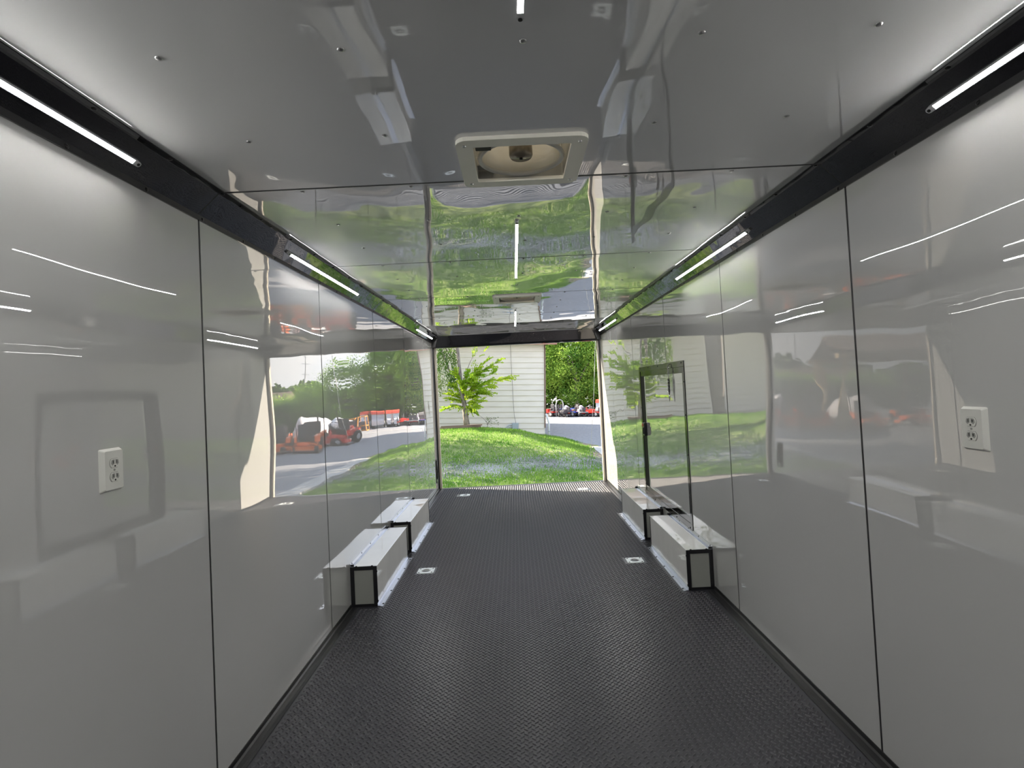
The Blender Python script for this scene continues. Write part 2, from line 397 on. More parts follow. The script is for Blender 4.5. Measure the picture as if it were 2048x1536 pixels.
# ------------------------------------------------------------------ light strips
def light_strip(label, y0, y1, kind, group, s=0):
    t = thing('light_strip', label, 'light', (0, 0, 0), 0, group)
    L = y1-y0; cy = (y0+y1)/2
    if kind == 'ceil': t.location = (-.008, cy, H)
    else:
        t.location = (s*1.1750, cy, 2.1605); t.rotation_mode = 'XYZ'
        t.rotation_euler = (0, s*math.atan2(.0705, .0765), 0)
    e = .028
    MB().box(-.0085, .0085, -L/2+e, L/2-e, -.005, .004).build('housing', CAPM, t)
    MB().box(-.0062, .0062, -L/2+e, L/2-e, -.0090, -.0085).build('lens', LEDM if kind != 'ceil' else LEDC, t)
    for q in (-1, 1): MB().box(*sorted((q*.0085, q*.0066)), -L/2+e, L/2-e, -.0105, -.005).build('side_rail', CAPM, t)
    for q in (-1, 1):
        y_in, y_out = q*(L/2-e), q*(L/2)
        p = [(.0085, y_in), (.0085, y_out-q*.008)]+[(.0085*math.cos(a), y_out-q*.008+q*.008*math.sin(a)) for a in [PI*i/6 for i in range(1, 6)]]+[(-.0085, y_out-q*.008), (-.0085, y_in)]
        c = MB().prism(p, -.0095, .004, 'z').build('end_cap', CAPM, t)
        MB().lathe([(.0048, 0), (.0048, .002)], (0, q*(L/2-.010), -.0115), n=10).build('screw', SCR, c)
    return t
for s, nm in ((-1, 'left'), (1, 'right')):
    e1 = 1.60 if s < 0 else 1.50
    light_strip('lit LED strip on the %s black cove, nearest and cut by the picture edge' % nm, .36, e1, 'cove', 'cove light strips', s)
    light_strip('lit LED strip on the %s black cove, middle one, past the first cove joint' % nm, 2.66, 3.88, 'cove', 'cove light strips', s)
    light_strip('lit LED strip on the %s black cove, far one beside the rear header' % nm, 6.15, 7.37, 'cove', 'cove light strips', s)
    light_strip('lit LED strip on the %s black cove behind the viewpoint' % nm, -1.5, -.28, 'cove', 'cove light strips', s)
light_strip('lit LED strip on the ceiling centre line, in front of the near vent', -.16, 1.105, 'ceil', 'ceiling light strips')
light_strip('lit LED strip on the ceiling centre line, between the two vents', 2.47, 3.765, 'ceil', 'ceiling light strips')
light_strip('lit LED strip on the ceiling centre line, beyond the far vent', 5.37, 6.70, 'ceil', 'ceiling light strips')

# ------------------------------------------------------------------ outlets
def outlet(s, y, label):
    t = thing('wall_outlet', label, 'outlet', (s*1.22, y, 1.242), 0, 'wall outlets')
    w, h = .080, .122; d = .0135
    n0, n1 = rrect(w, h, .004, 2), rrect(w-.013, h-.013, .004, 2); n = len(n0)
    v = [(0, a, b) for a, b in n0]+[(-s*d, a, b) for a, b in n1]
    MB().add(v, [(i, (i+1) % n, n+(i+1) % n, n+i) for i in range(n)]+[tuple(range(n, 2*n))]).build('cover_plate', PLAST, t)
    for q in (1, -1):
        zc = q*.0195
        f = MB()
        pl = [(max(-.0145, min(.0145, .0172*math.cos(a))), zc+.0145*math.sin(a)) for a in [2*PI*i/24 for i in range(24)]]
        pl = [(.0165*math.cos(a), zc+max(-.0125, min(.0125, .0165*math.sin(a)))) for a in [2*PI*i/28 for i in range(28)]]
        n = len(pl)
        big = [(a*1.09, zc+(b-zc)*1.09) for a, b in pl]
        MB().add([(-s*(d+.0006), a, b) for a, b in big]+[(-s*d, a, b) for a, b in big], [tuple(range(n))]+[(i, (i+1) % n, n+(i+1) % n, n+i) for i in range(n)]).build('receptacle_gap', PLASD, t)
        r = MB().add([(-s*(d+.0022), a, b) for a, b in pl]+[(-s*d, a, b) for a, b in pl], [tuple(range(n))]+[(i, (i+1) % n, n+(i+1) % n, n+i) for i in range(n)]).build('receptacle', PLAST, t)
        for ym in (-1, 1):
            wed = [(ym*.0018, zc+.0105), (ym*.0125, zc+.0085), (ym*.0145, zc-.001), (ym*.0095, zc-.0065), (ym*.0018, zc-.0015)]
            MB().add([(-s*(d+.0025), a, b) for a, b in wed], [tuple(range(5))]).build('shutter', PLASD, r)
            MB().box(*sorted((-s*(d+.0028), -s*d)), ym*.0068-.0011, ym*.0068+.0011, zc-.001, zc+.0075).build('slot', DARK, r)
        if s > 0: MB().box(*sorted((-s*(d+.0028), -s*d)), -.0105, -.004, zc+.0025, zc+.0042).build('slot', DARK, r)
        MB().lathe([(.0026, 0), (.0026, .0008)], (-s*(d+.0022), 0, zc-.0085), (-s, 0, 0), 12).build('ground_hole', DARK, r)
    MB().lathe([(.003, 0), (.003, .0012)], (-s*d, 0, 0), (-s, 0, 0), 12).build('screw', PLASD, t)
    return t
outlet(-1, 1.508, 'white duplex outlet with slant-edged cover plate on the left wall')
outlet(1, 1.468, 'white duplex outlet with slant-edged cover plate on the right wall')

# ------------------------------------------------------------------ roof vents
LID = mat('vent_lid', (.80, .78, .70), .35); bsdf(LID).inputs['Transmission Weight'].default_value = 0
def lid_mat():
    m = bpy.data.materials.new('translucent_lid'); m.use_nodes = True; nt = m.node_tree; nt.nodes.clear()
    a = N(nt, 'ShaderNodeBsdfDiffuse'); a.inputs[0].default_value = (.72, .70, .62, 1)
    b = N(nt, 'ShaderNodeBsdfTranslucent'); b.inputs[0].default_value = (.85, .82, .74, 1)
    x = N(nt, 'ShaderNodeMixShader'); x.inputs[0].default_value = .45; o = N(nt, 'ShaderNodeOutputMaterial')
    nt.links.new(a.outputs[0], x.inputs[1]); nt.links.new(b.outputs[0], x.inputs[2]); nt.links.new(x.outputs[0], o.inputs[0]); return m
LIDM = lid_mat()
GLASS = mat('clear_plastic', (.75, .70, .60), .08, ior=1.45); bsdf(GLASS).inputs['Transmission Weight'].default_value = .6
DISH = lid_mat(); DISH.name = 'fan_dish'
def _d():
    nt = DISH.node_tree; x = [n for n in nt.nodes if n.type == 'MIX_SHADER'][0]; x.inputs[0].default_value = .5
    o = [n for n in nt.nodes if n.type == 'OUTPUT_MATERIAL'][0]; g = N(nt, 'ShaderNodeBsdfGlossy'); g.inputs['Roughness'].default_value = .12; g.inputs[0].default_value = (.8, .78, .7, 1)
    y = N(nt, 'ShaderNodeMixShader'); y.inputs[0].default_value = .18; nt.links.new(x.outputs[0], y.inputs[1]); nt.links.new(g.outputs[0], y.inputs[2]); nt.links.new(y.outputs[0], o.inputs[0])
_d()
v = thing('roof_vent', 'square beige ceiling vent with a round fan, nearer one', 'vent', (VENTS[0][0], VENTS[0][1], H), 0, 'ceiling vents')
fo, fi = rrect(.424, .385, .038), rrect(.318, .285, .006)
ring_plate(MB(), fo, fi, -.013, 0, 'z').build('frame', BEIGE, v, bevel=0)
ring_plate(MB(), rrect(.326, .293, .006), rrect(.318, .285, .006), 0, .15, 'z').build('housing', mat('vent_housing_grey', (.30, .30, .28), .4), v)  # housing colour darkened to carry the shade inside the vent
for a, b in ((-.185, -.155), (.185, -.155), (-.185, .155), (.185, .155)):
    MB().lathe([(.0065, 0), (.005, .003), (0.0001, .003)], (a, b, -.013), (0, 0, -1), 10).build('screw', SCRS, v)
MB().tube([(.143*math.cos(2*PI*i/40), .134*math.sin(2*PI*i/40), .010) for i in range(40)], .0085, 8, close=True).build('fan_shroud', mat('shroud_white', (.62, .61, .57), .3), v, True)
MB().lathe([(.136, .012), (.132, .026), (.11, .044), (.06, .056), (.03, .058), (.0, .058)], (0, 0, 0), n=40, cap=False).build('fan_dish', DISH, v, True)
MB().lathe([(.0, -.004), (.036, -.002), (.041, .006), (.041, .05), (.03, .08)], (0, .0, .012), n=28, cap=False).build('motor', mat('motor_amber', (.30, .26, .20), .15, .5), v, True)
MB().lathe([(.0, -.006), (.006, -.005), (.007, .01)], (0, .0, .008), n=10, cap=False).build('motor_shaft', SCR, v)
MB().box(-.152, -.100, -.139, -.094, -.004, .030).build('crank_box', DARK, v, bevel=.004)
for a in (.6, 2.4, 4.1, 5.6):
    MB().box(-.008, .008, -.006, .006, .012, .026, Matrix.Translation((.147*math.cos(a), .139*math.sin(a), 0)) @ Matrix.Rotation(a, 4, 'Z')).build('bracket', PLAST, v)
for k in range(5):
    MB().lathe([(.005, 0), (.005, .002)], (-.135+.011*(k % 3)+.004*k, -.0+.112+.006*(k//3), .030), (0, 0, -1), 8).build('switch_hole', DARK, v)
MB().box(-.158, -.090, .094, .139, .0302, .034).build('switch_plate', PLASD, v)
MB().box(-.19, .19, -.175, .175, .148, .156).build('lid', LIDM, v, bevel=.006)
dup(v, (VENTS[1][0], VENTS[1][1], H), 0, 'square ceiling vent with a round fan, far one towards the opening')

# ------------------------------------------------------------------ wheel boxes
def wheel_box(s, y0, y1, label, first=False):
    t = thing('wheel_box', label, 'wheel box', (s*1.22, y0, 0), 0, 'wheel boxes')
    w, h, L = .176, .262, y1-y0
    X = lambda a, b: tuple(sorted((-s*a, -s*b)))
    MB().box(*X(w-.006, w), .004, L-.004, .004, h).build('side_panel', BOXW, t)
    MB().box(*X(.002, w), .004, L-.004, h, h+.006).build('top_panel', BOXW, t)
    for q in (0, 1):
        ya, yb = (0, .006) if q == 0 else (L-.006, L)
        MB().box(*X(.026, w-.024), ya-(.0 if q else -.001), yb, .018, h-.020).build('end_panel', mat('box_end_grey', (.33, .34, .31), .3) if q == 0 and first else bpy.data.materials['box_end_grey'], t)
        yo = -.003 if q == 0 else L-.005; yp = yo+.008
        e = MB(); e.box(*X(0, .026), yo, yp, 0, h+.022).box(*X(w-.022, w+.003), yo, yp, 0, h+.006).box(*X(.026, w-.022), yo, yp, h-.018, h+.007).box(*X(.026, w-.022), yo, yp, 0, .018)
        e.build('end_trim', BLKM, t)
    # aluminium angles
    MB().prism([(-s*w, .0), (-s*(w+.036), .0), (-s*(w+.036), .003), (-s*(w+.020), .004), (-s*(w+.019), .007), (-s*(w+.004), .008), (-s*(w+.003), .024), (-s*w, .024)], -.012, L-.004).build('floor_angle', ALU, t)
    MB().prism([(0, h+.006), (-s*.026, h+.006), (-s*.026, h+.009), (-s*.006, h+.010), (-s*.003, h+.028), (0, h+.028)], -.006, L-.01).build('wall_angle', ALU, t)
    MB().tube([(-s*(w+.0005), 0, h+.0055), (-s*(w+.0005), L, h+.0055)], .0022, 6).build('corner_bead', ALUE, t)
    n = 5
    for k in range(n):
        yy = .03+(L-.07)*k/(n-1)
        o = link('screw', scb, t, (-s*(w+.029), yy, .0035))
        o = link('screw', scb, t, (-s*.003, yy, h+.020)); o.rotation_euler = (0, -s*PI/2, 0)
    for zz in (.035, h-.03):
        o = link('screw', scb, t, (-s*(w+.003), .0, zz)); o.rotation_euler = (0, -s*PI/2, 0)
    for xx in (.04, w-.03):
        link('screw', scb, t, (-s*xx, .002, h+.008))
wheel_box(-1, 3.575, 4.565, 'low white wheel box with black end trim, left wall, nearer one', True)
wheel_box(-1, 4.738, 5.728, 'low white wheel box with black end trim, left wall, farther one')
wheel_box(1, 3.575, 4.530, 'low white wheel box with black end trim, right wall, nearer one')
wheel_box(1, 4.755, 5.730, 'low white wheel box with black end trim, right wall, farther one')

# ------------------------------------------------------------------ tie-down rings
def rot2(p, a=0): return p
t = thing('tie_down_ring', 'square zinc tie-down plate in the floor, left, beside the near wheel box', 'tie-down', (-.829, 4.222, 0), 0, 'floor tie-downs')
ring_plate(MB(), rrect(.130, .120, .014), [(.036*math.cos(2*PI*i/24), .036*math.sin(2*PI*i/24)) for i in range(24)], 0, .004, 'z').build('plate', ZINC, t)
MB().lathe([(.036, .003), (.034, .0005), (.0, .0005)], (0, 0, 0), n=24, cap=False).build('pan', mat('pan_grey', (.42, .43, .42), .35, .6), t)
MB().box(-.022, .022, -.016, -.004, .001, .0016).build('drain_slot', DARK, t)
MB().tube([(-.026, -.010, .004)]+[(.028*math.cos(a), .004+.026*math.sin(a), .004) for a in [PI-PI*i/12 for i in range(13)]]+[(.026, -.010, .004)], .0042, 8).build('ring', ALUE, t, True)
for a, b in ((-.05, -.044), (.05, -.044), (-.05, .044), (.05, .044)):
    MB().lathe([(.0065, 0), (.0065, .0015)], (a, b, .004), n=10).build('screw', SCR, t)
dup(t, (.829, 4.222, 0), label='square zinc tie-down plate in the floor, right, beside the near wheel box')
dup(t, (-.792, 7.150, 0), label='square zinc tie-down plate in the floor, far left by the opening')
dup(t, (.800, 7.170, 0), label='square zinc tie-down plate in the floor, far right by the opening')

# ------------------------------------------------------------------ ramp door lowered outside
d2 = tag(link('door_2', None), 'rear ramp door lowered to the grass behind the opening', kind='structure')
RAMP = mat('ramp_tread', (.16, .17, .20), .5); varied(RAMP, (.10, .11, .135), (.16, .17, .20), 14)
ra = math.atan2(.46, 1.95)
Mr = Matrix.Translation((0, 7.76, -.035)) @ Matrix.Rotation(-ra, 4, 'X')
MB().box(-1.15, 1.15, 0, 1.95, -.05, 0, Mr).build('ramp_leaf', RAMP, d2)
MB().box(-1.02, 1.02, 1.97, 2.38, -.03, 0, Mr @ Matrix.Translation((0, 0, -.004))).build('ramp_flap', RAMP, d2)
for x in (-1.165, 1.165): MB().box(x-.015, x+.015, 0, 1.95, -.06, .01, Mr).build('ramp_edge', ALUE, d2)
for k in range(24): MB().box(-1.14, 1.14, .05+.078*k, .05+.078*k+.02, 0, .004, Mr).build('ramp_rib', RAMP, d2)

# ================================================================== outside
# The lot is level; the trailer leans a little on its wheels, so everything outside is turned by TILT at the end.
TILT = Matrix.Translation((CX, 0, 1.42)) @ Matrix.Rotation(.045, 4, 'Y') @ Matrix.Translation((-CX, 0, -1.42))
def sstep(a, b, x): t = np.clip((x-a)/(b-a), 0, 1); return t*t*(3-2*t)
def gz(x, y):
    x = np.asarray(x, float); y = np.asarray(y, float)
    ridge = np.interp(x, [-14, -6, -3, -1.4, .1, .9, 1.5, 2.0, 2.3], [.34, .44, .54, .60, .50, .27, .19, .06, 0])
    return -.53+ridge*sstep(12.6, 17.2, y)*(1-.42*sstep(17.6, 19.6, y))
def edge_x(y): return np.interp(y, [-5, 8, 13, 16.6, 17.7, 19.3, 20, 60], [2.6, 2.4, 2.35, 2.50, 2.78, 1.85, 1.15, 1.15])
GR = mat('grass_ground', (.1, .16, .04), .9)
def attr_mat(m, layers, base):
    nt = m.node_tree; g = N(nt, 'ShaderNodeNewGeometry')
    def ramp(cols, sc, lo=.35, hi=.65):
        n = N(nt, 'ShaderNodeTexNoise'); n.inputs['Scale'].default_value = sc; n.inputs['Detail'].default_value = 6; nt.links.new(g.outputs['Position'], n.inputs['Vector'])
        r = N(nt, 'ShaderNodeValToRGB'); r.color_ramp.elements[0].position = lo; r.color_ramp.elements[1].position = hi
        r.color_ramp.elements[0].color = (*cols[0], 1); r.color_ramp.elements[1].color = (*cols[1], 1); nt.links.new(n.outputs[0], r.inputs[0]); return r.outputs[0]
    cur = ramp(base, 3.5)
    a = N(nt, 'ShaderNodeVertexColor'); a.layer_name = 'mask'; s = N(nt, 'ShaderNodeSeparateColor'); nt.links.new(a.outputs[0], s.inputs[0])
    n2 = N(nt, 'ShaderNodeTexNoise'); n2.inputs['Scale'].default_value = 2.2; n2.inputs['Detail'].default_value = 9; n2.inputs['Roughness'].default_value = .7
    nt.links.new(g.outputs['Position'], n2.inputs['Vector'])
    for i, (cols, scl) in enumerate(layers):
        ad = N(nt, 'ShaderNodeMath', operation='ADD'); nt.links.new(s.outputs[i], ad.inputs[0]); nt.links.new(n2.outputs[0], ad.inputs[1])
        mr = N(nt, 'ShaderNodeMapRange'); mr.inputs[1].default_value = .84; mr.inputs[2].default_value = 1.10; nt.links.new(ad.outputs[0], mr.inputs[0])
        x = N(nt, 'ShaderNodeMix', data_type='RGBA'); nt.links.new(mr.outputs[0], x.inputs[0]); nt.links.new(cur, x.inputs[6]); nt.links.new(ramp(cols, scl), x.inputs[7]); cur = x.outputs[2]
    nt.links.new(cur, bsdf(m).inputs['Base Color'])
attr_mat(GR, [(((.19, .18, .16), (.50, .49, .47)), 26), (((.16, .12, .08), (.30, .25, .18)), 12)], ((.13, .18, .05), (.27, .32, .10)))
xs, ys = np.arange(-16, 2.9, .15), np.arange(6.0, 26, .15)
gx, gy = np.meshgrid(xs, ys, indexing='ij')
ex = edge_x(gy); gx2 = np.minimum(gx, ex)
Z = gz(gx2, gy); Vg = np.stack([gx2, gy, Z], -1).reshape(-1, 3)
ny_ = len(ys); ia = np.arange((len(xs)-1)*ny_).reshape(len(xs)-1, ny_)[:, :-1].ravel()
keep = ~((gx2[:-1, :-1].ravel() >= ex[:-1, :-1].ravel()-1e-6))
Fg = np.stack([ia, ia+ny_, ia+ny_+1, ia+1], -1)[keep]
me = fast_mesh('grass_ground', Vg, Fg, GR, True)
def masks(x, y):
    yc = 12.9+.12*x+.35*np.sin(x*1.1)
    grav = np.exp(-((y-yc)/1.15)**2)*.68+.10*np.sin(x*3.1+y*2.3)*np.exp(-((y-yc)/1.4)**2)
    dirt = sstep(-.45, 0, x-edge_x(y))*.5*(y < 17.5)+.8*np.exp(-((x-2.35)/.42)**2-((y-18.0)/.75)**2)+.45*np.exp(-((y-19.8)/.35)**2)+.28*np.exp(-((x+2.6)/1.2)**2-((y-17.2)/.5)**2)+.38*np.exp(-((y-14.8-.15*x)/.5)**2)+.22*np.exp(-((y-16.1+.1*x)/.3)**2)+.34*np.exp(-((y-10.9)/.3)**2)*(np.sin(x*2.1)>.3)
    return grav, dirt
gr_, di_ = masks(Vg[:, 0], Vg[:, 1])
ca_ = me.color_attributes.new('mask', 'FLOAT_COLOR', 'POINT')
ca_.data.foreach_set('color', np.stack([gr_, di_, di_*0, di_*0+1], -1).ravel().astype(np.float32))
go = tag(link('ground', me), 'grassy mound with a gravel strip behind the trailer', kind='structure'); EXT.append(go)
ASPH = mat('asphalt', (.2, .2, .21), .85); varied(ASPH, (.22, .225, .24), (.30, .305, .32), 9, 8)
pv = MB().box(-90, 140, -60, 260, -.60, -.545).build('pavement', ASPH); tag(pv, 'grey asphalt lot beside the mound', kind='structure'); EXT.append(pv)
CONC = mat('concrete', (.5, .49, .46), .8); varied(CONC, (.42, .41, .38), (.54, .53, .50), 5, 7)
wk = thing('walkway', 'pale concrete walkway slabs at the edge of the grass', 'walkway', ext=True, kind='structure')
for k in range(4):
    a = 9.4+1.95*k; MB().prism([(2.45, a), (2.98, a+.05), (2.98, a+1.97), (2.45, a+1.92)], -.545, -.515, 'z').build('slab', CONC, wk)
del wk['category']
bn = MB().box(-20, 60, 30.8, 31.2, -.545, -.53).build('crack_seal', CONC); tag(bn, 'concrete band across the asphalt', kind='structure'); EXT.append(bn)

# grass blades and gravel
def leaf_mat(name, c1, c2, tr=.35, clump=1.3):
    m = bpy.data.materials.new(name); m.use_nodes = True; nt = m.node_tree; nt.nodes.clear()
    g = N(nt, 'ShaderNodeNewGeometry'); r = N(nt, 'ShaderNodeValToRGB'); r.color_ramp.elements[0].color = (*c1, 1); r.color_ramp.elements[1].color = (*c2, 1)
    nz = N(nt, 'ShaderNodeTexNoise'); nz.inputs['Scale'].default_value = clump; nz.inputs['Detail'].default_value = 3; nt.links.new(g.outputs['Position'], nz.inputs['Vector'])
    mr = N(nt, 'ShaderNodeMapRange'); mr.inputs[1].default_value = .36; mr.inputs[2].default_value = .66; nt.links.new(nz.outputs[0], mr.inputs[0])
    av = N(nt, 'ShaderNodeMix'); av.inputs[0].default_value = .6; nt.links.new(g.outputs['Random Per Island'], av.inputs[2]); nt.links.new(mr.outputs[0], av.inputs[3]); nt.links.new(av.outputs[0], r.inputs[0])
    a = N(nt, 'ShaderNodeBsdfDiffuse'); b = N(nt, 'ShaderNodeBsdfTranslucent'); x = N(nt, 'ShaderNodeMixShader'); x.inputs[0].default_value = tr
    o = N(nt, 'ShaderNodeOutputMaterial'); nt.links.new(r.outputs[0], a.inputs[0]); nt.links.new(r.outputs[0], b.inputs[0])
    nt.links.new(a.outputs[0], x.inputs[1]); nt.links.new(b.outputs[0], x.inputs[2]); nt.links.new(x.outputs[0], o.inputs[0]); return m
GRB = leaf_mat('grass_blade', (.08, .23, .03), (.30, .45, .10), .3)
n = 150000
px_ = NR.uniform(-9, 2.5, n); py_ = 8.0+12*NR.uniform(0, 1, n)**1.0
g1, d1_ = masks(px_, py_)
pat = .5+.5*np.sin(px_*1.7+2*np.sin(py_*.9))*np.cos(py_*1.3+px_*.6)
prob = np.clip(1.15-1.35*g1-1.6*d1_, .05, 1)*(.55+.45*pat)
k = (NR.uniform(0, 1, n) < prob) & (px_ < edge_x(py_)-.05) & ~((abs(px_) < 1.2) & (py_ < 10.2)); px_, py_ = px_[k], py_[k]; n = len(px_)
hh = NR.uniform(.03, .085, n); aa = NR.uniform(0, 2*PI, n); wd = NR.uniform(.006, .012, n)
b0 = np.stack([px_, py_, gz(px_, py_)], -1); dv = np.stack([np.cos(aa)*wd, np.sin(aa)*wd, 0*aa], -1)
tip = b0+np.stack([NR.normal(0, .02, n), NR.normal(0, .02, n), hh], -1)
Vb = np.stack([b0-dv, b0+dv, tip], 1); Fb = np.arange(3*n).reshape(n, 3)
tag(link('grass_blades', fast_mesh('grass_blades', Vb, Fb, GRB), None), 'short green grass on the mound behind the trailer', 'grass', kind='stuff'); EXT.append(bpy.data.objects['grass_blades'])
GST = leaf_mat('gravel_stone', (.17, .17, .15), (.47, .48, .45), 0)
n = 24000
sx = NR.uniform(-7, 2.4, n); sy = 12.9+.12*sx+.35*np.sin(sx*1.1)+NR.normal(0, .70, n); r_ = NR.uniform(.010, .030, n)
oc = np.array([(1, 0, 0), (0, 1, 0), (-1, 0, 0), (0, -1, 0), (0, 0, .6), (0, 0, -.5)])
rt_ = NR.uniform(0, 2*PI, n); jit = NR.uniform(.6, 1.2, (n, 6, 1))
P = oc[None]*jit; P = np.stack([P[..., 0]*np.cos(rt_)[:, None]-P[..., 1]*np.sin(rt_)[:, None], P[..., 0]*np.sin(rt_)[:, None]+P[..., 1]*np.cos(rt_)[:, None], P[..., 2]], -1)
P = P*r_[:, None, None]+np.stack([sx, sy, gz(sx, sy)+.003], -1)[:, None]
of = np.array([(0, 1, 4), (1, 2, 4), (2, 3, 4), (3, 0, 4), (1, 0, 5), (2, 1, 5), (3, 2, 5), (0, 3, 5)])
Fs = (of[None]+(np.arange(n)*6)[:, None, None]).reshape(-1, 3)
tag(link('gravel', fast_mesh('gravel', P, Fs, GST), None), 'pale grey gravel strip across the grass', 'gravel', kind='stuff'); EXT.append(bpy.data.objects['gravel'])

# ------------------------------------------------------------------ sided building
SID = mat('siding_cream', (.74, .69, .62), .55); varied(SID, (.71, .66, .59), (.77, .72, .65), 1.5, 5, stretch=(1, 1, 6))
SIDT = mat('siding_trim_brown', (.20, .13, .10), .6); ROOF = mat('roof_shingle', (.16, .12, .10), .9)
bd = thing('building', 'long cream lap-sided building behind the grass mound', 'building', (0, 0, 0), ext=True)
BY, BXR, BZ0, PIT = 20.0, 1.10, -.56, .2085
MB().box(-15, BXR-.03, BY+.04, BY+9, BZ0, 3.08).build('wall_core', SIDT, bd)
for k in range(18):
    z0 = BZ0+PIT*k; z1 = min(z0+PIT+.012, 3.1)
    MB().prism([(BY-.002, z0), (BY-.004, z0+.012), (BY+.024, z1), (BY+.04, z1), (BY+.04, z0)], -15, BXR, 'x').build('siding_board', SID, bd)
    MB().prism([(BXR+.002, z0), (BXR+.004, z0+.012), (BXR-.022, z1), (BXR-.035, z1), (BXR-.035, z0)], BY+.0, BY+9).build('siding_board', SID, bd)
MB().box(BXR-.02, BXR+.028, BY-.03, BY+.03, BZ0+.45, 3.1).build('corner_trim', SIDT, bd)
MB().box(-15.3, BXR+.45, BY-.32, BY-.29, 3.02, 3.14).build('fascia', mat('fascia_rust', (.42, .22, .16), .6), bd)
MB().box(-15.3, BXR+.45, BY-.30, BY+.06, 3.06, 3.09).build('soffit', SID, bd)
MB().prism([(BY-.33, 3.09), (BY+4.5, 4.6), (BY+9.3, 3.09), (BY+9.3, 3.16), (BY+4.5, 4.68), (BY-.33, 3.16)], -15.3, BXR+.45, 'x').build('roof', ROOF, bd)
MB().prism([(BY+.04, 3.08), (BY+4.5, 4.55), (BY+9, 3.08)], BXR-.04, BXR, 'x').build('gable', SID, bd)
# meter box, conduit and cable
gb = mat('utility_grey', (.36, .42, .46), .45)
ub = thing('utility_box', 'small grey electric box with bent conduits low on the siding', 'utility box', (-.03, BY-.01, -.05), ext=True)
MB().box(-.11, .13, -.10, 0, -.10, .13).build('box_body', gb, ub, bevel=.006)
MB().box(-.10, .12, -.106, -.10, -.085, .115).build('box_door', gb, ub)
for dz, r in ((.06, .022), (-.03, .02)):
    MB().tube([(-.11, -.05, dz), (-.22, -.05, dz), (-.27, -.05, dz-.04), (-.30-dz, -.05, dz-.12), (-.31-dz, -.05, -.42)], r, 8).build('conduit', mat('conduit_grey', (.50, .55, .60), .4), ub, True)
cb = MB().tube([(.0, BY-.11, .07), (-.06, BY-.08, .35), (-.10, BY-.05, .9), (-.13, BY-.06, 1.6), (-.17, BY-.06, 2.3), (-.20, BY-.06, 3.05)], .007, 6).build('cable', mat('cable_dark', (.10, .09, .09), .5), None, True)
tag(cb, 'thin dark cable running down the siding to the grey electric box', 'cable'); EXT.append(cb)
dp = thing('downspout', 'pale drain pipe standing at the corner of the sided building', 'pipe', (1.23, BY-.02, -.56), ext=True)
MB().tube([(.02, 0, 0), (.02, 0, .62), (-.03, 0, .80), (-.10, 0, .98)], .038, 10).build('pipe', mat('pvc', (.66, .68, .70), .4), dp, True)
MB().tube([(.02, 0, .30), (.02, 0, .34)], .045, 10).build('collar', gb, dp, True)
MB().tube([(-.10, 0, .96), (-.115, 0, 1.5), (-.115, 0, 3.6)], .022, 8).build('upper_pipe', SIDT, dp, True)

# lumber beam lying on the mound
LUM = mat('weathered_beam', (.17, .11, .08), .8); varied(LUM, (.12, .08, .06), (.24, .17, .13), 12, 5, stretch=(.2, 1, 1))
bm_ = thing('timber_beam', 'weathered brown beam lying beside the sapling trunk', 'beam', (-1.78, 17.45, .13), ext=True); bm_.rotation_euler = (0, -.045, .03)
MB().box(-.75, .62, -.05, .05, -.04, .01).build('lower_plank', LUM, bm_)
MB().box(-.70, .66, -.04, .055, .012, .05).build('upper_plank', LUM, bm_)
for x in (-.6, .45): MB().box(x, x+.1, -.05, .06, -.13, -.038).build('block', LUM, bm_)

# ------------------------------------------------------------------ trees
BARK = mat('bark', (.22, .19, .17), .9); varied(BARK, (.13, .11, .10), (.32, .28, .25), 18, 6, stretch=(1, 1, .35), bump=.01)
def leaves(name, pts, size, mt, parent, droop=.3, aspect=.45):
    n = len(pts); a = NR.normal(0, 1, (n, 3)); a[:, 2] -= droop; a /= np.linalg.norm(a, axis=1)[:, None]
    b = np.cross(a, NR.normal(0, 1, (n, 3))); b /= np.linalg.norm(b, axis=1)[:, None]+1e-9
    s = size*NR.uniform(.6, 1.3, n)[:, None]
    V = np.stack([pts-a*s*.5, pts+b*s*aspect*.5, pts+a*s*.5, pts-b*s*aspect*.5], 1)
    return tag(link(name, fast_mesh(name, V, np.arange(4*n).reshape(n, 4), mt), parent), kind='stuff')
def crown(c, r, nclump, per, cr):
    c = np.array(c); d = NR.normal(0, 1, (nclump, 3)); d /= np.linalg.norm(d, axis=1)[:, None]
    rad = NR.uniform(.25, 1, nclump)[:, None]**.45
    cc = c+d*rad*np.array(r)
    p = cc[:, None]+NR.normal(0, 1, (nclump, per, 3))*cr*np.array([1, 1, .7]); return p.reshape(-1, 3)
LF_O = leaf_mat('oak_leaf', (.05, .11, .02), (.16, .26, .05), .4)
LF_H = leaf_mat('hedge_leaf', (.045, .17, .035), (.50, .70, .13), .4, .75)
LF_S = leaf_mat('sapling_leaf', (.20, .38, .03), (.52, .62, .06), .5)
